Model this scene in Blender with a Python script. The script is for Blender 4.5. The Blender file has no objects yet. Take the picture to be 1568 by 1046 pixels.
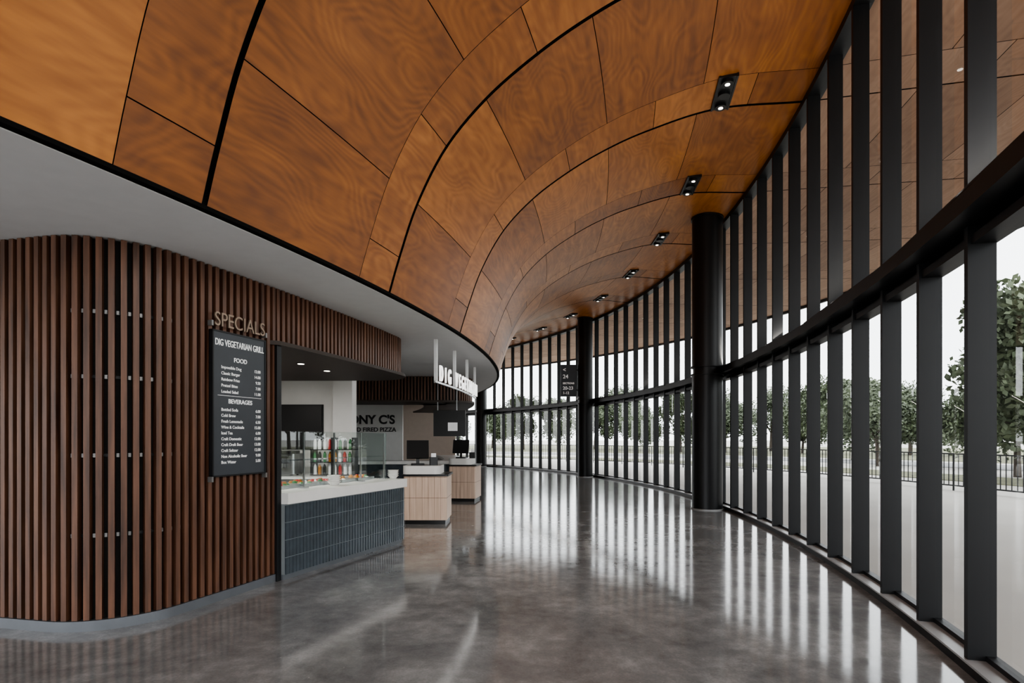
import bpy, math, random
from math import sin, cos, pi, radians, asin, atan2, hypot, floor as fl
from mathutils import Vector
random.seed(7)
scn = bpy.context.scene
scn.view_settings.view_transform = 'AgX'
scn.view_settings.look = 'AgX - Medium High Contrast'
scn.view_settings.exposure = 0.66

# ------------------------------------------------------------------ plan geometry
RB, RF = 34.0, 27.0
AX, AY = 4.70, 14.3
def pxy(s, o=0.0):
    R = RB if s < 0 else RF
    a = s / R
    return (AX - R + (R - o) * cos(a), AY + (R - o) * sin(a))
def ang(s):
    return s / (RB if s < 0 else RF)
def pt(s, o, z):
    x, y = pxy(s, o)
    return (x, y, z)

# ------------------------------------------------------------------ materials
def new_mat(name):
    m = bpy.data.materials.new(name); m.use_nodes = True
    nt = m.node_tree
    return m, nt, nt.nodes["Principled BSDF"]
def pmat(name, col, rough=0.5, metal=0.0, spec=0.5, emit=None, estr=0.0, var=0.06, nscale=6.0, coat=0.0):
    m, nt, b = new_mat(name)
    b.inputs["Roughness"].default_value = rough
    b.inputs["Metallic"].default_value = metal
    b.inputs["Specular IOR Level"].default_value = spec
    b.inputs["Coat Weight"].default_value = coat
    tc = nt.nodes.new("ShaderNodeTexCoord")
    n = nt.nodes.new("ShaderNodeTexNoise"); n.inputs["Scale"].default_value = nscale; n.inputs["Detail"].default_value = 4
    r = nt.nodes.new("ShaderNodeValToRGB")
    r.color_ramp.elements[0].position = 0.3; r.color_ramp.elements[1].position = 0.7
    r.color_ramp.elements[0].color = (*[c * (1 - var) for c in col], 1)
    r.color_ramp.elements[1].color = (*[min(1, c * (1 + var)) for c in col], 1)
    nt.links.new(tc.outputs["Object"], n.inputs["Vector"])
    nt.links.new(n.outputs["Fac"], r.inputs["Fac"])
    nt.links.new(r.outputs["Color"], b.inputs["Base Color"])
    if emit:
        b.inputs["Emission Color"].default_value = (*emit, 1)
        b.inputs["Emission Strength"].default_value = estr
    return m

def plywood(name, dark, mid, light, rough=0.42):
    m, nt, b = new_mat(name)
    N = nt.nodes; L = nt.links
    uv = N.new("ShaderNodeUVMap"); uv.uv_map = "UVMap"
    at = N.new("ShaderNodeAttribute"); at.attribute_name = "rnd"
    sc = N.new("ShaderNodeVectorMath"); sc.operation = 'SCALE'; sc.inputs["Scale"].default_value = 23.0
    L.new(at.outputs["Color"], sc.inputs[0])
    ad = N.new("ShaderNodeVectorMath"); ad.operation = 'ADD'
    L.new(uv.outputs["UV"], ad.inputs[0]); L.new(sc.outputs[0], ad.inputs[1])
    mp = N.new("ShaderNodeMapping"); mp.inputs["Scale"].default_value = (0.4, 1.1, 1.0)
    L.new(ad.outputs[0], mp.inputs["Vector"])
    n1 = N.new("ShaderNodeTexNoise"); n1.inputs["Scale"].default_value = 1.2; n1.inputs["Detail"].default_value = 2.0; n1.inputs["Roughness"].default_value = 0.4
    L.new(mp.outputs[0], n1.inputs["Vector"])
    mul = N.new("ShaderNodeMath"); mul.operation = 'MULTIPLY'; mul.inputs[1].default_value = 6.28 * 26
    L.new(n1.outputs["Fac"], mul.inputs[0])
    fr = N.new("ShaderNodeMath"); fr.operation = 'SINE'; L.new(mul.outputs[0], fr.inputs[0])
    n2 = N.new("ShaderNodeTexNoise"); n2.inputs["Scale"].default_value = 3.0; n2.inputs["Detail"].default_value = 8
    mp2 = N.new("ShaderNodeMapping"); mp2.inputs["Scale"].default_value = (0.5, 4.0, 1.0)
    L.new(ad.outputs[0], mp2.inputs["Vector"]); L.new(mp2.outputs[0], n2.inputs["Vector"])
    n3 = N.new("ShaderNodeTexNoise"); n3.inputs["Scale"].default_value = 0.9; n3.inputs["Detail"].default_value = 3
    L.new(ad.outputs[0], n3.inputs["Vector"])
    n4 = N.new("ShaderNodeTexNoise"); n4.inputs["Scale"].default_value = 1.7; L.new(ad.outputs[0], n4.inputs["Vector"])
    am = N.new("ShaderNodeMath"); am.operation = 'MULTIPLY'; am.inputs[1].default_value = 0.095
    L.new(n4.outputs["Fac"], am.inputs[0])
    a0 = N.new("ShaderNodeMath"); a0.operation = 'MULTIPLY'; L.new(fr.outputs[0], a0.inputs[0]); L.new(am.outputs[0], a0.inputs[1])
    a1 = N.new("ShaderNodeMath"); a1.operation = 'MULTIPLY_ADD'; a1.inputs[1].default_value = 0.55
    L.new(n2.outputs["Fac"], a1.inputs[0]); L.new(a0.outputs[0], a1.inputs[2])
    a2 = N.new("ShaderNodeMath"); a2.operation = 'MULTIPLY_ADD'; a2.inputs[1].default_value = 0.5
    L.new(n3.outputs["Fac"], a2.inputs[0]); L.new(a1.outputs[0], a2.inputs[2])
    sp = N.new("ShaderNodeSeparateColor"); L.new(at.outputs["Color"], sp.inputs[0])
    a3 = N.new("ShaderNodeMath"); a3.operation = 'MULTIPLY_ADD'; a3.inputs[1].default_value = 0.30
    L.new(sp.outputs[0], a3.inputs[0]); L.new(a2.outputs[0], a3.inputs[2])
    mr = N.new("ShaderNodeMapRange"); mr.inputs["From Min"].default_value = 0.36; mr.inputs["From Max"].default_value = 1.02
    L.new(a3.outputs[0], mr.inputs["Value"])
    r = N.new("ShaderNodeValToRGB"); e = r.color_ramp.elements
    e[0].position = 0.0; e[0].color = (*dark, 1)
    e[1].position = 1.0; e[1].color = (*light, 1)
    mm = e.new(0.5); mm.color = (*mid, 1)
    L.new(mr.outputs[0], r.inputs["Fac"]); L.new(r.outputs["Color"], b.inputs["Base Color"])
    b.inputs["Roughness"].default_value = rough
    b.inputs["Specular IOR Level"].default_value = 0.35
    return m

def slatwood(name, dark, light):
    m, nt, b = new_mat(name)
    N = nt.nodes; L = nt.links
    tc = N.new("ShaderNodeTexCoord")
    mp = N.new("ShaderNodeMapping"); mp.inputs["Scale"].default_value = (14, 14, 0.9)
    n = N.new("ShaderNodeTexNoise"); n.inputs["Scale"].default_value = 1.6; n.inputs["Detail"].default_value = 6
    L.new(tc.outputs["Object"], mp.inputs[0]); L.new(mp.outputs[0], n.inputs["Vector"])
    r = N.new("ShaderNodeValToRGB")
    r.color_ramp.elements[0].position = 0.28; r.color_ramp.elements[0].color = (*dark, 1)
    r.color_ramp.elements[1].position = 0.72; r.color_ramp.elements[1].color = (*light, 1)
    L.new(n.outputs["Fac"], r.inputs["Fac"]); L.new(r.outputs["Color"], b.inputs["Base Color"])
    b.inputs["Roughness"].default_value = 0.45
    return m

def concrete_floor():
    m, nt, b = new_mat("polished_concrete")
    N = nt.nodes; L = nt.links
    tc = N.new("ShaderNodeTexCoord")
    def noise(s, d, rr=0.55, dist=0.0):
        n = N.new("ShaderNodeTexNoise"); n.inputs["Scale"].default_value = s; n.inputs["Detail"].default_value = d
        n.inputs["Roughness"].default_value = rr; n.inputs["Distortion"].default_value = dist
        L.new(tc.outputs["Object"], n.inputs["Vector"]); return n
    a = noise(1.1, 10, 0.66, 0.4); c = noise(6.0, 8, 0.7); f = noise(60, 3)
    m1 = N.new("ShaderNodeMath"); m1.operation = 'MULTIPLY_ADD'; m1.inputs[1].default_value = 0.5
    L.new(c.outputs["Fac"], m1.inputs[0]); L.new(a.outputs["Fac"], m1.inputs[2])
    m2 = N.new("ShaderNodeMath"); m2.operation = 'MULTIPLY_ADD'; m2.inputs[1].default_value = 0.2
    L.new(f.outputs["Fac"], m2.inputs[0]); L.new(m1.outputs[0], m2.inputs[2])
    r = N.new("ShaderNodeValToRGB")
    mr = N.new("ShaderNodeMapRange"); mr.inputs["From Min"].default_value = 0.6; mr.inputs["From Max"].default_value = 1.12
    L.new(m2.outputs[0], mr.inputs["Value"]); L.new(mr.outputs[0], r.inputs["Fac"])
    e = r.color_ramp.elements
    e[0].position = 0.1; e[0].color = (0.145, 0.147, 0.148, 1)
    e[1].position = 0.95; e[1].color = (0.40, 0.402, 0.40, 1)
    k = e.new(0.5); k.color = (0.235, 0.238, 0.238, 1)
    v = N.new("ShaderNodeTexVoronoi"); v.inputs["Scale"].default_value = 9
    L.new(tc.outputs["Object"], v.inputs["Vector"])
    lt = N.new("ShaderNodeMath"); lt.operation = 'LESS_THAN'; lt.inputs[1].default_value = 0.05
    L.new(v.outputs["Distance"], lt.inputs[0])
    g = N.new("ShaderNodeMath"); g.operation = 'MULTIPLY'; g.inputs[1].default_value = 0.4; L.new(lt.outputs[0], g.inputs[0])
    mx = N.new("ShaderNodeMix"); mx.data_type = 'RGBA'
    L.new(g.outputs[0], mx.inputs["Factor"]); L.new(r.outputs["Color"], mx.inputs["A"]); mx.inputs["B"].default_value = (0.5, 0.5, 0.5, 1)
    L.new(mx.outputs["Result"], b.inputs["Base Color"])
    rr = N.new("ShaderNodeMapRange"); rr.inputs["From Min"].default_value = 0.3; rr.inputs["From Max"].default_value = 0.7
    rr.inputs["To Min"].default_value = 0.07; rr.inputs["To Max"].default_value = 0.14
    L.new(c.outputs["Fac"], rr.inputs["Value"]); L.new(rr.outputs[0], b.inputs["Roughness"])
    b.inputs["Specular IOR Level"].default_value = 0.95
    return m

def glass_mat(name, tint=(0.9, 0.94, 0.93), refl=0.9, base=0.05):
    m = bpy.data.materials.new(name); m.use_nodes = True
    nt = m.node_tree; N = nt.nodes; L = nt.links
    N.remove(N["Principled BSDF"])
    lw = N.new("ShaderNodeLayerWeight"); lw.inputs["Blend"].default_value = 0.5
    p = N.new("ShaderNodeMath"); p.operation = 'POWER'; p.inputs[1].default_value = 4.0
    L.new(lw.outputs["Facing"], p.inputs[0])
    q = N.new("ShaderNodeMath"); q.operation = 'MULTIPLY_ADD'; q.inputs[1].default_value = refl; q.inputs[2].default_value = base; q.use_clamp = True
    L.new(p.outputs[0], q.inputs[0])
    t = N.new("ShaderNodeBsdfTransparent"); t.inputs["Color"].default_value = (*tint, 1)
    g = N.new("ShaderNodeBsdfGlossy"); g.inputs["Roughness"].default_value = 0.0; g.inputs["Color"].default_value = (0.9, 0.9, 0.9, 1)
    ms = N.new("ShaderNodeMixShader")
    L.new(q.outputs[0], ms.inputs[0]); L.new(t.outputs[0], ms.inputs[1]); L.new(g.outputs[0], ms.inputs[2])
    L.new(ms.outputs[0], N["Material Output"].inputs["Surface"])
    return m

M = {}
M['ply'] = plywood("ceiling_plywood", (0.125, 0.036, 0.006), (0.27, 0.092, 0.016), (0.44, 0.172, 0.036))
M['ply_out'] = plywood("canopy_plywood", (0.22, 0.12, 0.075), (0.32, 0.19, 0.125), (0.42, 0.27, 0.19), 0.6)
M['slat'] = slatwood("slat_walnut", (0.050, 0.022, 0.013), (0.185, 0.084, 0.048))
M['slatback'] = pmat("slat_backing", (0.008, 0.006, 0.005), 0.8)
M['black'] = pmat("black_reveal", (0.004, 0.004, 0.004), 0.8, spec=0.1)
M['frame'] = pmat("mullion_charcoal", (0.010, 0.0105, 0.012), 0.45, 0.0, 0.35)
M['sill'] = pmat("sill_metal", (0.38, 0.385, 0.39), 0.4, 0.2)
M['column'] = pmat("column_black_paint", (0.007, 0.007, 0.008), 0.4, 0.0, 0.4)
M['white'] = pmat("soffit_white_paint", (0.76, 0.77, 0.78), 0.6, var=0.02)
M['wall'] = pmat("wall_white_paint", (0.80, 0.79, 0.77), 0.7, var=0.02)
M['beige'] = pmat("wall_beige_paint", (0.62, 0.52, 0.45), 0.7, var=0.03)
M['floor'] = concrete_floor()
M['glass'] = glass_mat("window_glass", (0.93, 0.95, 0.95), 0.6, 0.03)
M['glass2'] = glass_mat("guard_glass", (0.95, 0.98, 0.97), 0.6, 0.04)
M['plinth'] = pmat("plinth_grey_metal", (0.15, 0.16, 0.175), 0.4, 0.4)
M['tile'] = pmat("counter_tile_slate", (0.045, 0.058, 0.072), 0.28, 0, 0.6, var=0.25, nscale=9)
M['grout'] = pmat("tile_grout", (0.22, 0.24, 0.25), 0.8)
M['stone'] = pmat("counter_white_quartz", (0.80, 0.79, 0.77), 0.3, var=0.03)
M['steel'] = pmat("brushed_steel", (0.45, 0.46, 0.47), 0.3, 0.9)
M['pin'] = pmat("rod_clip", (0.22, 0.215, 0.21), 0.4, 0.5)
M['oak'] = slatwood("kiosk_light_oak", (0.58, 0.42, 0.32), (0.74, 0.57, 0.46))
M['oakdk'] = slatwood("kiosk_joint_oak", (0.20, 0.12, 0.08), (0.32, 0.20, 0.14))  # darker oak for the plank joints and horizontal bands
M['plastic'] = pmat("black_plastic", (0.010, 0.010, 0.011), 0.35)
M['board'] = pmat("menu_board_slate", (0.040, 0.046, 0.056), 0.45)
M['bronze'] = pmat("bronze_letter", (0.27, 0.20, 0.15), 0.4, 0.5)
M['wtext'] = pmat("white_letter", (0.85, 0.85, 0.85), 0.5, emit=(1, 1, 1), estr=0.1)
M['glow'] = pmat("lit_letter", (0.9, 0.9, 0.9), 0.5, emit=(1, 0.98, 0.95), estr=0.8)
M['btext'] = pmat("black_letter", (0.01, 0.01, 0.01), 0.5)
M['lamp'] = pmat("lamp_lens", (1, 1, 1), 0.3, emit=(1, 0.93, 0.82), estr=3.0)
M['podceil'] = pmat("pod_ceiling_brown", (0.035, 0.022, 0.016), 0.6)
M['pave'] = pmat("plaza_concrete", (0.44, 0.42, 0.39), 0.85, var=0.06, nscale=0.5)
M['asphalt'] = pmat("asphalt", (0.22, 0.22, 0.22), 0.9, var=0.1)
M['grass'] = pmat("grass", (0.15, 0.15, 0.09), 0.95, var=0.3, nscale=1.5)
M['leaf'] = pmat("leaf_green", (0.085, 0.105, 0.06), 0.6, var=0.45, nscale=1.3)
M['bark'] = pmat("bark", (0.07, 0.055, 0.045), 0.9, var=0.3)
M['red'] = pmat("bottle_red", (0.5, 0.03, 0.03), 0.3)
M['green'] = pmat("bottle_green", (0.05, 0.22, 0.08), 0.3)
M['amber'] = pmat("bottle_amber", (0.5, 0.2, 0.03), 0.3)

# ------------------------------------------------------------------ mesh builder
class MB:
    def __init__(self, name, mats):
        self.name, self.mk = name, mats
        self.v, self.f, self.m = [], [], []
        self.smooth = set(); self.of = lambda s: 0.0
    def mi(self, k): return self.mk.index(k)
    def add(self, vs, fs, k, smooth=False):
        b = len(self.v); self.v += [tuple(p) for p in vs]
        for f in fs:
            if smooth: self.smooth.add(len(self.f))
            self.f.append([i + b for i in f]); self.m.append(self.mi(k))
    BOXF = [(0, 3, 2, 1), (4, 5, 6, 7), (0, 1, 5, 4), (1, 2, 6, 5), (2, 3, 7, 6), (3, 0, 4, 7)]
    def box(self, x0, x1, y0, y1, z0, z1, k):
        self.add([(x0, y0, z0), (x1, y0, z0), (x1, y1, z0), (x0, y1, z0), (x0, y0, z1), (x1, y0, z1), (x1, y1, z1), (x0, y1, z1)], self.BOXF, k)
    def obox(self, cx, cy, h, lt, rt, z0, z1, k):
        t = (cos(h), sin(h)); n = (-sin(h), cos(h))
        c = [(-1, -1), (1, -1), (1, 1), (-1, 1)]
        vs = [(cx + a * t[0] * lt / 2 + b * n[0] * rt / 2, cy + a * t[1] * lt / 2 + b * n[1] * rt / 2, z) for z in (z0, z1) for a, b in c]
        self.add(vs, self.BOXF, k)
    def rbox(self, cx, cy, h, lt, rt, z0, z1, k, r=0.05, n=5):
        pts = []
        for (sx, sy, a0) in ((1, -1, -pi / 2), (1, 1, 0), (-1, 1, pi / 2), (-1, -1, pi)):
            for i in range(n + 1):
                a = a0 + i * (pi / 2) / n
                pts.append((sx * (lt / 2 - r) + r * cos(a), sy * (rt / 2 - r) + r * sin(a)))
        N_ = len(pts)
        vs = [(cx + p[0] * cos(h) - p[1] * sin(h), cy + p[0] * sin(h) + p[1] * cos(h), z) for z in (z0, z1) for p in pts]
        fs = [(i, (i + 1) % N_, (i + 1) % N_ + N_, i + N_) for i in range(N_)]
        fs += [tuple(range(N_, 2 * N_)), tuple(reversed(range(N_)))]
        self.add(vs, fs, k)
    def spost(self, s, o0, o1, z0, z1, w, k):
        om = (o0 + o1) / 2 + self.of(s); x, y = pxy(s, om)
        self.obox(x, y, ang(s), abs(o1 - o0), w, z0, z1, k)
    def sweep(self, s0, s1, o0, o1, z0, z1, k, step=0.3):
        n = max(1, int(math.ceil((s1 - s0) / step)))
        vs = []
        for i in range(n + 1):
            s = s0 + (s1 - s0) * i / n; d = self.of(s)
            vs += [pt(s, o0 + d, z0), pt(s, o1 + d, z0), pt(s, o1 + d, z1), pt(s, o0 + d, z1)]
        fs = []
        for i in range(n):
            a = 4 * i; b = a + 4
            for j in range(4):
                fs.append((a + j, a + (j + 1) % 4, b + (j + 1) % 4, b + j))
        fs += [(0, 3, 2, 1), (4 * n, 4 * n + 1, 4 * n + 2, 4 * n + 3)]
        self.add(vs, fs, k)
    def psweep(self, path, a, b, z0, z1, k):
        vs = []
        for (x, y, h) in path:
            n = (sin(h), -cos(h))
            A = (x + n[0] * a, y + n[1] * a); B = (x + n[0] * b, y + n[1] * b)
            vs += [(*A, z0), (*B, z0), (*B, z1), (*A, z1)]
        fs = []; n = len(path) - 1
        for i in range(n):
            p = 4 * i; q = p + 4
            for j in range(4):
                fs.append((p + j, p + (j + 1) % 4, q + (j + 1) % 4, q + j))
        fs += [(0, 3, 2, 1), (4 * n, 4 * n + 1, 4 * n + 2, 4 * n + 3)]
        self.add(vs, fs, k)
    def cyl(self, cx, cy, z0, z1, r, k, n=24, r1=None):
        r1 = r if r1 is None else r1
        vs = [(cx + (r if z == 0 else r1) * cos(2 * pi * i / n), cy + (r if z == 0 else r1) * sin(2 * pi * i / n), z0 if z == 0 else z1) for z in (0, 1) for i in range(n)]
        self.add(vs, [(i, (i + 1) % n, (i + 1) % n + n, i + n) for i in range(n)], k, True)
        self.add(vs, [tuple(range(n, 2 * n)), tuple(reversed(range(n)))], k)
    def build(self, parent=None):
        me = bpy.data.meshes.new(self.name)
        me.from_pydata(self.v, [], self.f)
        for k in self.mk: me.materials.append(M[k])
        me.polygons.foreach_set("material_index", self.m)
        me.polygons.foreach_set("use_smooth", [i in self.smooth for i in range(len(self.f))])
        me.update()
        ob = bpy.data.objects.new(self.name, me); scn.collection.objects.link(ob)
        if parent: ob.parent = parent
        return ob

def text(body, size, loc, h, k, parent, ext=0.004, align='LEFT', name="lettering", sx=1.0, bold=0.0):
    c = bpy.data.curves.new(name, 'FONT'); c.body = body; c.size = size; c.extrude = ext; c.align_x = align; c.offset = bold
    c.materials.append(M[k])
    ob = bpy.data.objects.new(name, c); scn.collection.objects.link(ob)
    ob.location = loc; ob.rotation_euler = (pi / 2, 0, h); ob.scale = (sx, 1, 1); ob.parent = parent
    return ob

S0, S1 = -22.5, 31.0
ZS = 3.18                   # flat soffit height
ZT = ZS - 0.004             # top of things that meet the soffit

# ------------------------------------------------------------------ floor / ground
b = MB("floor", ['floor']); b.sweep(S0, S1, 0.0, 16, -0.02, 0.0, 'floor', 1.0); b.build()
b = MB("plaza_ground", ['pave', 'asphalt', 'grass'])
b.add([(-300, -300, -0.06), (400, -300, -0.06), (400, 400, -0.06), (-300, 400, -0.06)], [(0, 1, 2, 3)], 'pave')
b.sweep(-30, 42, -12.5, -16, -0.055, -0.03, 'grass', 2.0)
b.sweep(-40, 55, -22, -28, -0.055, -0.03, 'asphalt', 2.0)
b.sweep(-40, 55, -31, -90, -0.055, -0.03, 'grass', 3.0)
b.build()

# ------------------------------------------------------------------ vault ceiling
prof = [(5.05, 3.215), (4.92, 3.62), (4.70, 4.20), (4.36, 4.78), (3.92, 5.23), (3.42, 5.58), (2.84, 5.89), (2.15, 6.15), (1.15, 6.38), (0.0, 6.36)]
def catmull(P, n=16):
    out = []
    Q = [(2 * P[0][0] - P[1][0], 2 * P[0][1] - P[1][1])] + P + [(2 * P[-1][0] - P[-2][0], 2 * P[-1][1] - P[-2][1])]
    for i in range(1, len(Q) - 2):
        for j in range(n):
            t = j / n
            out.append(tuple(0.5 * (2 * Q[i][k] + (Q[i + 1][k] - Q[i - 1][k]) * t + (2 * Q[i - 1][k] - 5 * Q[i][k] + 4 * Q[i + 1][k] - Q[i + 2][k]) * t * t + (-Q[i - 1][k] + 3 * Q[i][k] - 3 * Q[i + 1][k] + Q[i + 2][k]) * t ** 3) for k in (0, 1)))
    out.append(P[-1]); return out
def arcparam(P):
    L = [0]
    for i in range(1, len(P)): L.append(L[-1] + hypot(P[i][0] - P[i - 1][0], P[i][1] - P[i - 1][1]))
    def f(a):
        a = min(max(a, 0), L[-1])
        lo = 0
        while lo < len(L) - 2 and L[lo + 1] < a: lo += 1
        t = (a - L[lo]) / (L[lo + 1] - L[lo])
        return (P[lo][0] * (1 - t) + P[lo + 1][0] * t, P[lo][1] * (1 - t) + P[lo + 1][1] * t)
    return f, L[-1]
def panel_shell(name, P, ribs, wide, rowsW, rowsN, k, gap_rib, gap_thin, back):
    f, LT = arcparam(P)
    V, F, UV, RND, MI = [], [], [], [], []
    def patch(s0, s1, a0, a1):
        rnd = (random.random(), random.random(), random.random())
        ns = max(1, int((s1 - s0) / 0.3)); na = max(1, int((a1 - a0) / 0.12))
        base = len(V)
        for i in range(ns + 1):
            for j in range(na + 1):
                s = s0 + (s1 - s0) * i / ns; a = a0 + (a1 - a0) * j / na
                o, z = f(a); V.append(pt(s, o, z)); UV.append((s, a)); RND.append(rnd)
        for i in range(ns):
            for j in range(na):
                q = base + i * (na + 1) + j
                F.append((q, q + 1, q + na + 2, q + na + 1)); MI.append(0)
    for r0, r1 in zip(ribs[:-1], ribs[1:]):
        m = r0 + wide
        for (c0, c1, rows) in ((r0 + gap_rib / 2, m - gap_thin / 2, rowsW), (m + gap_thin / 2, r1 - gap_rib / 2, rowsN)):
            R = [0] + [a for a in rows if a < LT - 0.1] + [LT]
            for i in range(len(R) - 1):
                patch(c0, c1, R[i] + (gap_thin / 2 if i else 0), R[i + 1] - (gap_thin / 2 if i < len(R) - 2 else 0))
    base = len(V); na = 50; ns = int((ribs[-1] - ribs[0]) / 0.4)
    for i in range(ns + 1):
        for j in range(na + 1):
            s = ribs[0] + (ribs[-1] - ribs[0]) * i / ns; a = LT * j / na
            o, z = f(a); o2, z2 = f(min(a + 0.02, LT)); o1, z1 = f(max(a - 0.02, 0))
            d = hypot(o2 - o1, z2 - z1); nx, nz = (z2 - z1) / d, -(o2 - o1) / d
            V.append(pt(s, o + nx * back, z + nz * back)); UV.append((s, a)); RND.append((0, 0, 0))
    for i in range(ns):
        for j in range(na):
            q = base + i * (na + 1) + j
            F.append((q, q + 1, q + na + 2, q + na + 1)); MI.append(1)
    me = bpy.data.meshes.new(name); me.from_pydata(V, [], F)
    me.materials.append(M[k]); me.materials.append(M['black'])
    me.polygons.foreach_set("material_index", MI)
    me.polygons.foreach_set("use_smooth", [True] * len(F))
    uvl = me.uv_layers.new(name="UVMap")
    for l in me.loops: uvl.data[l.index].uv = UV[l.vertex_index]
    ca = me.color_attributes.new("rnd", 'FLOAT_COLOR', 'POINT')
    for i, c in enumerate(RND): ca.data[i].color = (*c, 1)
    me.update()
    ob = bpy.data.objects.new(name, me); scn.collection.objects.link(ob); return ob
RP = 3.03
ribs = [-6.2 + RP * k for k in range(-5, 13)]
panel_shell("ceiling", catmull(prof), ribs, 2.27, [1.05, 2.4, 3.75, 5.1], [0.42, 1.75, 3.1, 4.45, 5.8], 'ply', 0.055, 0.009, 0.05)
can = panel_shell("exterior_canopy", [(-0.22, 6.36), (-3.5, 6.45), (-7.2, 6.6)], ribs, 2.27, [1.3, 2.9, 4.5, 6.0], [2.0, 3.6, 5.2], 'ply_out', 0.03, 0.012, 0.06)
b = MB("canopy_fascia", ['frame']); b.sweep(ribs[0], ribs[-1], -7.2, -7.3, 6.5, 6.85, 'frame', 0.6); b.build(can)

b = MB("ceiling_soffit", ['white', 'black'])
b.sweep(S0, S1, 5.085, 15.8, ZS, ZS + 0.25, 'white', 0.3)
b.sweep(S0, S1, 5.02, 5.08, ZS + 0.004, ZS + 0.034, 'black', 0.3)
b.sweep(S0, S1, 5.06, 5.08, ZS + 0.034, ZS + 0.30, 'black', 0.3)
b.build()

# ------------------------------------------------------------------ glazed wall
MSP = 0.84; MS0 = -10.66
ms = []
s = MS0
while s > S0: s -= MSP
s += MSP
while s < S1: ms.append(s); s += MSP
b = MB("window_1", ['frame', 'sill'])
for s in ms:
    b.spost(s, 0.0, -0.16, 0.07, 6.36, 0.055, 'frame')
b.sweep(S0, S1, 0.02, -0.20, 0.0, 0.06, 'frame')
b.sweep(S0, S1, 0.022, -0.20, 0.06, 0.075, 'sill')
b.sweep(S0, S1, -0.02, -0.17, 2.84, 2.90, 'frame')
b.sweep(S0, S1, -0.02, -0.17, 3.10, 3.16, 'frame')
b.sweep(S0, S1, 0.14, -0.05, 2.96, 3.08, 'frame')
b.sweep(S0, S1, -0.10, -0.17, 2.90, 3.10, 'frame')
b.sweep(S0, S1, -0.0, -0.20, 6.27, 6.42, 'frame')
b.sweep(S0, S1, -0.10, -0.17, 0.075, 0.11, 'frame')
win = b.build()
def strip(name, s0, s1, o, z0, z1, k, parent, step=MSP):
    bb = MB(name, [k]); n = int(round((s1 - s0) / step)); vs = []
    for i in range(n + 1):
        s = s0 + (s1 - s0) * i / n
        vs += [pt(s, o, z0), pt(s, o, z1)]
    bb.add(vs, [(2 * i, 2 * i + 2, 2 * i + 3, 2 * i + 1) for i in range(n)], k); return bb.build(parent)
strip("glass_lower", ms[0], ms[-1], -0.12, 0.11, 2.84, 'glass', win)
strip("glass_upper", ms[0], ms[-1], -0.12, 3.16, 6.27, 'glass', win)

def open_end_frame(name, s, o0, o1, h):
    bb = MB(name, ['frame', 'glass'])
    n = int((o1 - o0) / 1.3)
    for i in range(n + 1):
        bb.spost(s, o0 + (o1 - o0) * i / n, o0 + (o1 - o0) * i / n + 0.06, 0.1, h, 0.15, 'frame')
    for z in (0.0, 2.95): bb.spost(s, o0, o1, z, z + 0.12, 0.16, 'frame')
    return bb.build()
open_end_frame("rear_opening", S0 + 0.1, 0.1, 15.4, 3.1)  # unseen end frame without panes, left open to let sky light in
b = MB("wall_back", ['wall']); b.sweep(S0, S1, 15.5, 15.7, 0.0, ZT, 'wall', 0.8); b.build()
b = MB("wall_far", ['beige']); b.spost(S1 - 0.2, 5.2, 15.45, 0, ZT, 0.2, 'beige'); b.build()

# ------------------------------------------------------------------ columns
for i, (s, o) in enumerate(((-1.85, 0.37), (8.85, 0.34), (18.6, 0.34), (-20.8, 0.36))):
    b = MB("round_column", ['column', 'sill'])
    x, y = pxy(s, o); r = 0.32 if i == 0 else 0.30
    b.cyl(x, y, 0.0, 0.022, r + 0.03, 'sill', 48)
    b.cyl(x, y, 0.02, 2.93, r, 'column', 48)
    b.cyl(x, y, 2.92, 2.95, r + 0.03, 'column', 48)
    b.cyl(x, y, 2.95, 3.09, r - 0.02, 'column', 48)
    b.cyl(x, y, 3.09, 3.12, r + 0.03, 'column', 48)
    b.cyl(x, y, 3.12, 6.36, r, 'column', 48)
    b.cyl(x, y, 6.33, 6.38, r + 0.02, 'column', 48)
    b.build()

# ------------------------------------------------------------------ recessed light slots in the vault
def zvault(o):
    P = catmull(prof)
    for p, q in zip(P[:-1], P[1:]):
        if q[0] <= o <= p[0]: return p[1] + (q[1] - p[1]) * (p[0] - o) / (p[0] - q[0])
    return 6.3
for k in range(-3, 11):
    r = ribs[0] + RP * (k + 5)
    sc_ = r - 0.42; o = 1.12; z = zvault(o)
    b = MB("ceiling_spotlight", ['plastic', 'lamp'])
    b.spost(sc_, o - 0.11, o + 0.11, z - 0.03, z + 0.04, 0.78, 'plastic')
    b.spost(sc_, o - 0.125, o - 0.10, z - 0.04, z + 0.01, 0.80, 'plastic')
    b.spost(sc_, o + 0.10, o + 0.125, z - 0.04, z + 0.01, 0.80, 'plastic')
    for d in (-0.29, 0.0, 0.29):
        x, y = pxy(sc_ + d, o)
        b.cyl(x, y, z - 0.07, z - 0.02, 0.08, 'plastic', 20)
        if d: b.cyl(x, y, z - 0.074, z - 0.07, 0.032, 'lamp', 20)
    ob = b.build()
    x, y = pxy(sc_, o)
    ld = bpy.data.lights.new("spot", 'SPOT'); ld.energy = 20; ld.spot_size = radians(75); ld.spot_blend = 0.6; ld.shadow_soft_size = 0.12; ld.color = (1, 0.95, 0.88)
    lo = bpy.data.objects.new("spotlight_beam", ld); lo.location = (x, y, z - 0.15); scn.collection.objects.link(lo); lo.parent = ob

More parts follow.
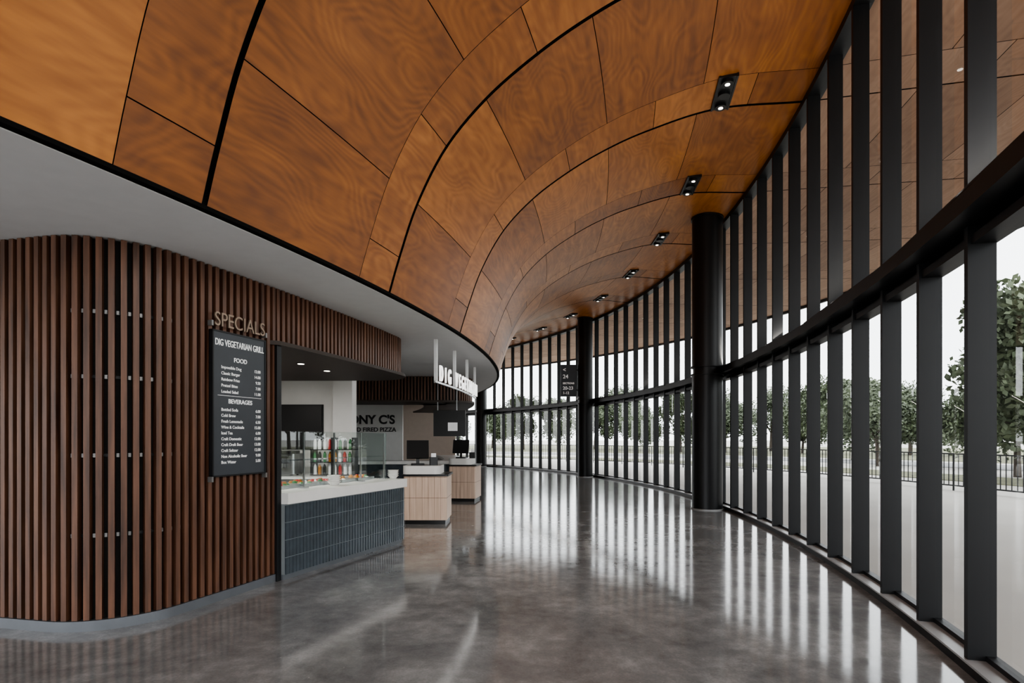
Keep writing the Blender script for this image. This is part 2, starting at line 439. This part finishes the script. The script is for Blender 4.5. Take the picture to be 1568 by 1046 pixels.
# ------------------------------------------------------------------ slat wall + header
OW = 6.05; RW = RB - OW
PITCH, SLW = 0.085, 0.043
def arc_path(s0, s1, o, step=0.05):
    n = max(2, int(abs(s1 - s0) / step)); return [(*pxy(s0 + (s1 - s0) * i / n, o), ang(s0 + (s1 - s0) * i / n) + pi / 2) for i in range(n + 1)]
def resample(path, pitch, start=0.0):
    out = []; acc = 0; nxt = start
    for p, q in zip(path[:-1], path[1:]):
        d = hypot(q[0] - p[0], q[1] - p[1])
        while d > 0 and nxt <= acc + d:
            t = (nxt - acc) / d
            out.append((p[0] + (q[0] - p[0]) * t, p[1] + (q[1] - p[1]) * t, p[2] + (q[2] - p[2]) * t)); nxt += pitch
        acc += d
    return out
def corner_path(x, y, h, R, dang, step=0.04):
    cx, cy = x - sin(h) * R, y + cos(h) * R
    n = max(2, int(abs(dang) * R / step))
    return [(cx + R * sin(h + dang * i / n), cy - R * cos(h + dang * i / n), h + dang * i / n) for i in range(n + 1)]
s_c = RB * -asin(9.3 / RW)
s_j = -10.05
main = arc_path(s_c, s_j, OW)
p0 = main[0]
back = corner_path(p0[0], p0[1], p0[2], 0.68, -(p0[2] + radians(12)))
e = back[-1]
line = [(e[0] - cos(e[2]) * t, e[1] - sin(e[2]) * t, e[2]) for t in [0.1 * i for i in range(1, 56)]]
wallpath = list(reversed(line)) + list(reversed(back))[:-1] + main
s_n = -6.3
hdr = arc_path(s_j, s_n, OW)
q0 = hdr[-1]
nose = corner_path(q0[0], q0[1], q0[2], 0.62, radians(100))
e = nose[-1]
line2 = [(e[0] + cos(e[2]) * t, e[1] + sin(e[2]) * t, e[2]) for t in [0.1 * i for i in range(1, 22)]]
hdrpath = hdr + nose[1:] + line2

b = MB("slat_wall", ['slat', 'slatback', 'plinth', 'pin', 'frame'])
for (x, y, h) in resample(wallpath, PITCH, 0.03):
    n = (sin(h), -cos(h)); b.obox(x - n[0] * 0.03, y - n[1] * 0.03, h, SLW, 0.06, 0.085, ZT, 'slat')
b.psweep(wallpath, -0.062, -0.16, 0.0, ZT, 'slatback')
b.psweep(wallpath, 0.012, -0.06, 0.0, 0.082, 'plinth')
for z in (0.76, 1.41, 2.05, 2.58):
    b.psweep(wallpath[::2] + [wallpath[-1]], -0.045, -0.06, z - 0.012, z + 0.012, 'frame')
    for i, (x, y, h) in enumerate(resample(wallpath, PITCH, 0.03 + PITCH / 2)):
        if random.random() < 0.75:
            n = (sin(h), -cos(h)); b.obox(x - n[0] * 0.040, y - n[1] * 0.040, h, 0.018, 0.012, z - 0.016, z + 0.016, 'pin')
for (x, y, h) in resample(hdrpath, PITCH, 0.05):
    n = (sin(h), -cos(h)); b.obox(x - n[0] * 0.03, y - n[1] * 0.03, h, SLW, 0.06, 2.60, ZT, 'slat')
b.psweep(hdrpath, -0.062, -0.12, 2.60, ZT, 'slatback')
jx, jy = pxy(s_j + 0.03, OW + 0.08)
b.obox(jx, jy, ang(s_j) + pi / 2, 0.07, 0.22, 0.0, 2.60, 'frame')
b.build()
b = MB("serving_canopy", ['podceil', 'frame', 'lamp'])
fr = [(x + sin(h) * 0.07, y - cos(h) * 0.07) for (x, y, h) in hdrpath]
poly = fr + [pxy(-8.6, 9.35), pxy(-12.0, 9.35), pxy(s_j - 0.3, OW + 0.15)]
n = len(poly)
b.add([(*p, z) for z in (2.555, 2.598) for p in poly], [tuple(reversed(range(n))), tuple(range(n, 2 * n))] + [(i, (i + 1) % n, (i + 1) % n + n, i + n) for i in range(n)], 'podceil')
for (s, o) in ((-9.4, 6.7), (-8.4, 6.7), (-7.4, 6.8), (-9.4, 8.2), (-8.4, 8.0)):
    x, y = pxy(s, o); b.cyl(x, y, 2.545, 2.556, 0.06, 'frame', 20); b.cyl(x, y, 2.540, 2.546, 0.042, 'lamp', 20)
cano = b.build()
for (s, o) in ((-9.4, 7.0), (-8.0, 7.0), (-8.8, 8.4)):
    x, y = pxy(s, o); ld = bpy.data.lights.new("down", 'AREA'); ld.shape = 'DISK'; ld.size = 0.12; ld.energy = 16; ld.color = (1, 0.95, 0.88)
    lo = bpy.data.objects.new("canopy_downlight", ld); lo.location = (x, y, 2.53); scn.collection.objects.link(lo); lo.parent = cano

# ------------------------------------------------------------------ menu board
sa, sb = RB * radians(-18.75), RB * radians(-17.37)
smid = (sa + sb) / 2; wd = 0.675
cx, cy = pxy(smid, OW - 0.03); hb = ang(smid) + pi / 2
b = MB("menu_board", ['board', 'frame', 'pin'])
b.obox(cx, cy, hb, wd, 0.03, 1.20, 2.555, 'board')
for d in (-wd / 2, wd / 2): b.obox(cx + cos(hb) * d, cy + sin(hb) * d, hb, 0.014, 0.045, 1.185, 2.57, 'frame')
for z in (1.185, 2.555): b.obox(cx, cy, hb, wd + 0.014, 0.045, z, z + 0.015, 'frame')
for d in (-wd / 2 - 0.02, wd / 2 + 0.02):
    for z in (1.14, 2.6): b.obox(cx + cos(hb) * d * 0.97, cy + sin(hb) * d * 0.97, hb, 0.02, 0.05, z, z + 0.05, 'pin')
mb = b.build()
nb = (sin(hb), -cos(hb))
def on_board(u, z, off=0.018): return (cx + cos(hb) * u + nb[0] * off, cy + sin(hb) * u + nb[1] * off, z)
text("SPECIALS", 0.19, on_board(0, 2.61, 0.02), hb, 'bronze', mb, 0.008, 'CENTER', sx=0.85)
text("DIG VEGETARIAN GRILL", 0.088, on_board(0, 2.43), hb, 'wtext', mb, 0.002, 'CENTER', bold=0.001, sx=0.66)
text("FOOD", 0.060, on_board(0, 2.29), hb, 'wtext', mb, 0.002, 'CENTER', bold=0.001)
text("BEVERAGES", 0.060, on_board(0, 1.885), hb, 'wtext', mb, 0.002, 'CENTER', bold=0.001)
items = [("Impossible Dog", "12.00"), ("Classic Burger", "14.00"), ("Rainbow Fries", "9.50"), ("Pretzel Bites", "7.00"), ("Loaded Salad", "11.00")]
bev = [("Bottled Soda", "6.00"), ("Cold Brew", "7.00"), ("Fresh Lemonade", "6.50"), ("Wine & Cocktails", "15.00"), ("Iced Tea", "6.00"), ("Craft Domestic", "12.00"), ("Craft Draft Beer", "13.00"), ("Craft Seltzer", "12.00"), ("Non Alcoholic Beer", "9.00"), ("Box Water", "5.00")]
for i, (a_, c_) in enumerate(items):
    z = 2.215 - i * 0.058
    text(a_, 0.040, on_board(-0.24, z), hb, 'wtext', mb, 0.001, bold=0.0006); text(c_, 0.040, on_board(0.27, z), hb, 'wtext', mb, 0.001, 'RIGHT', bold=0.0006)
for i, (a_, c_) in enumerate(bev):
    z = 1.81 - i * 0.056
    text(a_, 0.040, on_board(-0.24, z), hb, 'wtext', mb, 0.001, bold=0.0006); text(c_, 0.040, on_board(0.27, z), hb, 'wtext', mb, 0.001, 'RIGHT', bold=0.0006)
b = MB("rule_lines", ['wtext'])
x, y, zz = on_board(0, 1.955, 0.016); b.obox(x, y, hb, 0.56, 0.004, 1.955, 1.959, 'wtext')
b.build(mb)

# ------------------------------------------------------------------ service counter 1 (flares slightly into the hall)
c0, c1 = s_j + 0.07, -7.1
flare = lambda s: -0.28 * max(0, (s - c0) / (c1 - c0)) ** 1.3
b = MB("service_counter", ['grout', 'tile', 'stone', 'plinth']); b.of = flare
b.sweep(c0, c1, 5.97, 6.6, 0.06, 0.83, 'grout', 0.15)
b.sweep(c0, c1, 6.0, 6.55, 0.0, 0.06, 'plinth', 0.15)
nc = int((c1 - c0) / 0.066); w = (c1 - c0) / nc
for i in range(nc):
    for j in range(4):
        s = c0 + (i + 0.5) * w
        b.spost(s, 5.958, 5.972, 0.065 + j * 0.19, 0.065 + j * 0.19 + 0.181, w * 0.88, 'tile')
b.sweep(c0, c1 + 0.03, 5.93, 6.72, 0.83, 0.95, 'stone', 0.15)
ctr = b.build()
b = MB("glass_sneeze_guard", ['glass2', 'steel']); b.of = flare
b.sweep(c0 + 0.05, c1 - 0.1, 6.20, 6.21, 0.97, 1.62, 'glass2', 0.3)
b.sweep(c0 + 0.05, c1 - 0.1, 6.20, 6.50, 1.62, 1.63, 'glass2', 0.3)
b.sweep(c0 + 0.05, c1 - 0.1, 6.25, 6.50, 1.28, 1.288, 'glass2', 0.3)
b.spost(c1 - 0.1, 6.2, 6.6, 0.97, 1.62, 0.01, 'glass2')
for i in range(5):
    s = c0 + 0.06 + (c1 - c0 - 0.18) * i / 4
    b.spost(s, 6.215, 6.235, 0.95, 1.62, 0.015, 'steel'); b.spost(s, 6.18, 6.28, 0.95, 0.965, 0.08, 'steel')
b.build(ctr)
b = MB("food_trays", ['steel', 'amber', 'red', 'green', 'wtext']); b.of = flare
for i, s in enumerate((-9.35, -8.9, -8.45, -8.0, -7.5)):
    b.spost(s, 6.33, 6.65, 0.951, 0.99, 0.40, 'steel')
    for j in range(14):
        x, y = pxy(s + random.uniform(-.16, .16), 6.49 + b.of(s) + random.uniform(-.11, .11))
        b.cyl(x, y, 0.99, 1.0 + random.random() * 0.03, 0.035, random.choice(['amber', 'amber', 'red', 'green', 'wtext']), 9, 0.02)
b.build(ctr)
for (s, o) in ((-9.72, 6.40), (-8.68, 5.98), (-7.12, 5.85)):
    b = MB("stacked_bowls", ['stone']); x, y = pxy(s, o)
    if s == -8.68: x, y = pxy(s, 6.06)
    for i in range(4): b.cyl(x, y, 0.951 + i * 0.026, 1.00 + i * 0.026, 0.04, 'stone', 20, 0.085)
    b.build(ctr)

# ------------------------------------------------------------------ kitchen behind counter
b = MB("back_counter", ['steel', 'stone', 'frame'])
b.box(-4.75, -2.75, 9.6, 10.25, 0.12, 0.86, 'steel'); b.box(-4.80, -2.70, 9.55, 10.28, 0.86, 0.90, 'stone')
b.box(-4.7, -2.85, 9.7, 10.2, 0.0, 0.12, 'frame')
b.build()
b = MB("wall_kitchen", ['wall']); b.sweep(-12.6, -5.6, 9.4, 9.55, 0.0, ZT, 'wall', 0.4); b.build()
b = MB("wall_pod_end", ['wall']); b.box(-5.3, -3.36, 10.70, 10.82, 0.0, ZT, 'wall'); b.build()
b = MB("wall_screen", ['plastic', 'frame'])
b.box(-4.30, -3.56, 10.64, 10.695, 1.36, 2.16, 'plastic'); b.box(-4.32, -3.54, 10.66, 10.699, 1.34, 2.18, 'frame'); b.build()
b = MB("espresso_machine", ['plastic', 'steel'])
b.rbox(-4.0, 9.95, 0, 0.55, 0.42, 0.93, 1.28, 'steel', 0.05); b.rbox(-4.0, 9.90, 0, 0.5, 0.40, 1.28, 1.33, 'plastic', 0.05)
b.box(-4.2, -3.8, 9.66, 9.76, 1.12, 1.24, 'plastic')
for x in (-4.12, -3.88): b.cyl(x, 9.70, 1.04, 1.12, 0.03, 'plastic', 12)
for x in (-4.2, -3.8):
    for y in (9.8, 10.1): b.cyl(x, y, 0.90, 0.93, 0.02, 'plastic', 10)
b.build()
b = MB("bottle_shelf", ['frame', 'red', 'green', 'amber', 'wtext', 'steel'])
for z in (0.90, 1.12, 1.34):
    b.box(-3.50, -2.76, 9.85, 10.2, z, z + 0.015, 'frame')
for x in (-3.5, -3.14, -2.78): b.box(x, x + 0.02, 9.87, 10.2, 0.90, 1.56, 'frame')
for z in (0.915, 1.135, 1.355):
    for i in range(8):
        x = -3.45 + i * 0.088; y = 9.93 + 0.05 * random.random(); kk = random.choice(['red', 'green', 'amber', 'wtext', 'wtext', 'frame'])
        b.cyl(x, y, z, z + 0.13, 0.03, kk, 10); b.cyl(x, y, z + 0.13, z + 0.18, 0.03, kk, 10, 0.012)
b.build()
b = MB("trim_pier", ['wall']); b.obox(-3.16, 10.75, 0, 0.36, 0.3, 0, ZT, 'wall'); b.build()

# ------------------------------------------------------------------ pod 2
sp2 = 1.6
f0 = arc_path(sp2 + 0.3, sp2 + 8.0, 5.75)
a0 = f0[0]
cback = corner_path(a0[0], a0[1], a0[2], 0.75, -(a0[2] - radians(4)))
e = cback[-1]
l3 = [(e[0] - cos(e[2]) * t, e[1] - sin(e[2]) * t, e[2]) for t in [0.2 * i for i in range(1, 24)]]
pod2 = list(reversed(l3)) + list(reversed(cback))[:-1] + f0
b = MB("slat_header", ['slat', 'slatback', 'podceil'])
for (x, y, h) in resample(pod2, PITCH, 0.03):
    n = (sin(h), -cos(h)); b.obox(x - n[0] * 0.03, y - n[1] * 0.03, h, SLW, 0.06, 2.55, ZT, 'slat')
b.psweep(pod2, -0.062, -0.12, 2.55, ZT, 'slatback')
b.psweep(pod2, 0.06, -1.4, 2.50, 2.55, 'podceil')
b.build()
b = MB("tiled_counter", ['tile', 'stone', 'plinth'])
cp = pod2[3:-30]
b.psweep(cp, -0.15, -0.75, 0.08, 0.86, 'tile'); b.psweep(cp, -0.10, -0.8, 0.86, 0.94, 'stone'); b.psweep(cp, -0.18, -0.7, 0.0, 0.08, 'plinth')
b.build()
b = MB("wall_pizza", ['wall'])
b.box(-9.0, -3.85, 20.0, 20.15, 0, ZT, 'wall')
wp = b.build()
text("TONY C'S", 0.42, (-5.05, 19.99, 2.06), 0, 'btext', wp, 0.01, 'CENTER', bold=0.014)
text("WOOD FIRED PIZZA", 0.21, (-5.05, 19.99, 1.78), 0, 'btext', wp, 0.01, 'CENTER', bold=0.004)
b = MB("wall_partition", ['beige']); b.box(-6.0, -2.4, 24.0, 24.15, 0, ZT, 'beige'); b.build()
b = MB("digital_menu_screen", ['plastic', 'steel', 'wtext'])
b.box(-2.06, -1.22, 14.92, 14.99, 1.60, 2.28, 'plastic')
b.box(-1.68, -1.43, 14.908, 14.92, 1.74, 1.96, 'wtext')
for x in (-1.95, -1.45): b.box(x - 0.012, x + 0.012, 14.94, 14.965, 2.28, ZT, 'steel')
b.build()

# ------------------------------------------------------------------ hung letter sign
sg0, sg1, og = RB * -0.174, RB * -0.045, 5.5
b = MB("hanging_letter_sign", ['steel', 'white'])
b.sweep(sg0 - 0.1, sg1 + 0.1, og, og + 0.03, 2.46, 2.49, 'steel', 0.2)
for i in range(4):
    s = sg0 + (sg1 - sg0) * i / 3; b.spost(s, og, og + 0.05, 2.46, ZT, 0.05, 'white')
sg = b.build()
word = "DIG VEGETARIAN"
for i, ch in enumerate(word):
    if ch == ' ': continue
    s = sg0 + (sg1 - sg0) * (i + 0.5) / len(word)
    x, y = pxy(s, og - 0.03); text(ch, 0.37, (x, y, 2.50), ang(s) + pi / 2, 'glow', sg, 0.012, 'CENTER', bold=0.004, sx=0.72)

# ------------------------------------------------------------------ cash desks
def cash_desk(cx, cy, h, w, dp):
    b = MB("cash_desk", ['oak', 'oakdk', 'stone', 'plastic'])
    b.obox(cx, cy, h, w - 0.06, dp - 0.06, 0, 0.075, 'plastic')
    b.rbox(cx, cy, h, w, dp, 0.075, 0.865, 'oak', 0.03)
    t = (cos(h), sin(h)); n = (sin(h), -cos(h))
    for i in range(1, 7):
        u = -w / 2 + w * i / 7
        b.obox(cx + t[0] * u + n[0] * (dp / 2), cy + t[1] * u + n[1] * (dp / 2), h, 0.004, 0.004, 0.08, 0.86, 'oakdk')
    for z in (0.47, 0.845):
        b.rbox(cx, cy, h, w + 0.004, dp + 0.004, z, z + 0.008, 'oakdk', 0.03)
    b.rbox(cx, cy, h, w + 0.05, dp + 0.05, 0.865, 0.90, 'plastic', 0.04)
    b.rbox(cx - t[0] * 0.08, cy - t[1] * 0.08, h, w - 0.10, dp - 0.05, 0.90, 1.05, 'stone', 0.12, 8)
    b.build()
cash_desk(-1.56, 10.62, 0.0, 0.78, 0.8)
cash_desk(-1.17, 14.3, radians(-7), 0.66, 0.8)
def pos(cx, cy, h, z):
    b = MB("cash_register", ['plastic', 'frame', 'steel', 'wtext'])
    t = (cos(h), sin(h)); n = (sin(h), -cos(h))
    b.rbox(cx, cy, h, 0.24, 0.26, z, z + 0.03, 'frame', 0.03)
    b.obox(cx, cy, h, 0.06, 0.06, z + 0.03, z + 0.26, 'plastic')
    vs = []
    for (u, d, zz) in ((-.20, .10, .14), (.20, .10, .14), (.20, -.02, .46), (-.20, -.02, .46)):
        vs.append((cx + t[0] * u + n[0] * d, cy + t[1] * u + n[1] * d, z + zz))
    for (u, d, zz) in ((-.20, .06, .12), (.20, .06, .12), (.20, -.06, .44), (-.20, -.06, .44)):
        vs.append((cx + t[0] * u + n[0] * d, cy + t[1] * u + n[1] * d, z + zz))
    b.add(vs, [(0, 1, 2, 3), (7, 6, 5, 4), (0, 4, 5, 1), (1, 5, 6, 2), (2, 6, 7, 3), (3, 7, 4, 0)], 'plastic')
    b.rbox(cx + t[0] * 0.29, cy + t[1] * 0.29, h, 0.15, 0.17, z, z + 0.15, 'plastic', 0.02)
    b.obox(cx + t[0] * 0.29, cy + t[1] * 0.29, h, 0.09, 0.01, z + 0.15, z + 0.22, 'wtext')
    b.build()
pos(-1.74, 10.50, radians(10), 1.05)
pos(-1.27, 14.2, radians(-5), 1.05)
# ------------------------------------------------------------------ blade sign on column
cxx, cyy = pxy(8.85, 0.34)
b = MB("wayfinding_sign", ['board', 'frame'])
sx0 = cxx - 0.98
b.box(sx0, sx0 + 0.62, cyy - 0.04, cyy + 0.04, 3.22, 4.50, 'board')
for z in (3.45, 4.25): b.box(sx0 + 0.6, cxx - 0.2, cyy - 0.025, cyy + 0.025, z, z + 0.06, 'frame')
bs = b.build()
for (tx, sz, z) in (("<", 0.22, 4.22), ("24", 0.22, 3.95), ("SECTIONS", 0.10, 3.72), ("20-23", 0.18, 3.50), ("1-12", 0.14, 3.32)):
    text(tx, sz, (sx0 + 0.08, cyy - 0.045, z), 0, 'wtext', bs, 0.003, bold=0.003)

# ------------------------------------------------------------------ exterior railing
b = MB("plaza_railing", ['frame'])
of = -9.0
for z in (0.08, 1.05): b.sweep(-14, 30, of - 0.025, of + 0.025, z, z + 0.04, 'frame', 0.5)
s = -14
i = 0
while s < 30:
    b.spost(s, of - 0.01, of + 0.01, -0.06 if i % 14 == 0 else 0.08, 1.09 if i % 14 == 0 else 1.05, 0.06 if i % 14 == 0 else 0.018, 'frame')
    s += 0.13; i += 1
b.build()

# ------------------------------------------------------------------ trees
def tree_mesh(name, H, R, nleaf, seed):
    rnd = random.Random(seed)
    b = MB(name, ['bark', 'leaf'])
    def limb(p, q, r0, r1, n=7):
        p, q = Vector(p), Vector(q); d = (q - p).normalized()
        u = d.orthogonal().normalized(); v = d.cross(u)
        vs = [tuple(c + (u * cos(2 * pi * i / n) + v * sin(2 * pi * i / n)) * r) for c, r in ((p, r0), (q, r1)) for i in range(n)]
        b.add(vs, [(i, (i + 1) % n, (i + 1) % n + n, i + n) for i in range(n)], 'bark', True)
    limb((0, 0, -0.1), (0.1, 0.05, H * 0.30), 0.17, 0.12)
    cl = []
    for i in range(17):
        a = rnd.random() * 2 * pi; rr = R * (0.2 + 0.7 * rnd.random()); z = H * (0.30 + 0.6 * rnd.random())
        c = (rr * cos(a) * (1.1 - z / H * 0.5), rr * sin(a) * (1.1 - z / H * 0.5), z)
        limb((0.1, 0.05, H * (0.22 + 0.1 * rnd.random())), c, 0.07, 0.02, 5); cl.append((c, R * (0.28 + 0.24 * rnd.random())))
    for i in range(nleaf):
        c, r = rnd.choice(cl)
        d = Vector((rnd.gauss(0, 1), rnd.gauss(0, 1), rnd.gauss(0, 0.8))).normalized() * r * rnd.random() ** 0.4
        p = Vector(c) + d
        u = Vector((rnd.gauss(0, 1), rnd.gauss(0, 1), rnd.gauss(0, 1))).normalized(); v = u.orthogonal().normalized()
        sz = 0.10 + 0.09 * rnd.random()
        b.add([tuple(p + u * sz), tuple(p + v * sz * 0.6), tuple(p - u * sz), tuple(p - v * sz * 0.6)], [(0, 1, 2, 3)], 'leaf')
    ob = b.build(); me = ob.data; bpy.data.objects.remove(ob); return me
tm = [tree_mesh("tree", 6.8, 3.0, 8000, 1), tree_mesh("tree", 6.0, 2.7, 7000, 2), tree_mesh("tree", 7.5, 3.3, 9000, 3)]
rt = random.Random(11)
spots = [(3.0, -14.0), (5.6, -17), (1.0, -19), (8.5, -22), (-1.5, -25), (10.8, -20), (14, -27), (-5, -22)]
for i in range(46):
    spots.append((-26 + i * 1.5 + rt.random(), -(36 + rt.random() * 18)))
for j, (s, o) in enumerate(spots):
    ob = bpy.data.objects.new("tree", rt.choice(tm)); scn.collection.objects.link(ob)
    x, y = pxy(s, o); ob.location = (x, y, -0.05); ob.rotation_euler = (0, 0, rt.random() * 6.28); k = 0.75 + 0.45 * rt.random(); ob.scale = (k, k, k)

# ------------------------------------------------------------------ lights
w = bpy.data.worlds.new("World"); scn.world = w; w.use_nodes = True
nt = w.node_tree; bg = nt.nodes["Background"]
tc = nt.nodes.new("ShaderNodeTexCoord"); nn = nt.nodes.new("ShaderNodeTexNoise"); nn.inputs["Scale"].default_value = 2.5; nn.inputs["Detail"].default_value = 4
cr = nt.nodes.new("ShaderNodeValToRGB"); cr.color_ramp.elements[0].color = (0.86, 0.91, 0.96, 1); cr.color_ramp.elements[1].color = (1, 1, 1, 1)
cr.color_ramp.elements[0].position = 0.3; cr.color_ramp.elements[1].position = 0.65
nt.links.new(tc.outputs["Generated"], nn.inputs["Vector"]); nt.links.new(nn.outputs["Fac"], cr.inputs["Fac"]); nt.links.new(cr.outputs["Color"], bg.inputs["Color"])
bg.inputs["Strength"].default_value = 3.0

for i in range(12):  # added uplights in invented housings, put in to brighten the vault
    s = -17 + i * 3.03
    x, y = pxy(s, 0.10)
    b = MB("fill_housing", ['frame']); b.spost(s, 0.02, 0.14, 3.082, 3.10, 2.4, 'frame'); ob = b.build()
    ld = bpy.data.lights.new("fill_area", 'AREA'); ld.shape = 'RECTANGLE'; ld.size = 0.10; ld.size_y = 2.4; ld.energy = 24 if s < -6 else (13 if s < 0 else 6); ld.color = (1, 0.93, 0.84)
    lo = bpy.data.objects.new("fill_uplight", ld); lo.location = (x, y, 3.12)
    d = Vector((-cos(ang(s)) * 0.75, -sin(ang(s)) * 0.75, 1.0)); lo.rotation_euler = d.to_track_quat('-Z', 'Y').to_euler()
    scn.collection.objects.link(lo); lo.parent = ob

# ------------------------------------------------------------------ camera
cam = bpy.data.cameras.new("camera"); co = bpy.data.objects.new("camera", cam); scn.collection.objects.link(co)
co.location = (0, 0, 1.55); co.rotation_euler = (pi / 2, 0, 0)
cam.sensor_width = 36; cam.lens = 20.0; cam.shift_y = 148 / 1568; cam.clip_start = 0.05; cam.clip_end = 1000
scn.camera = co
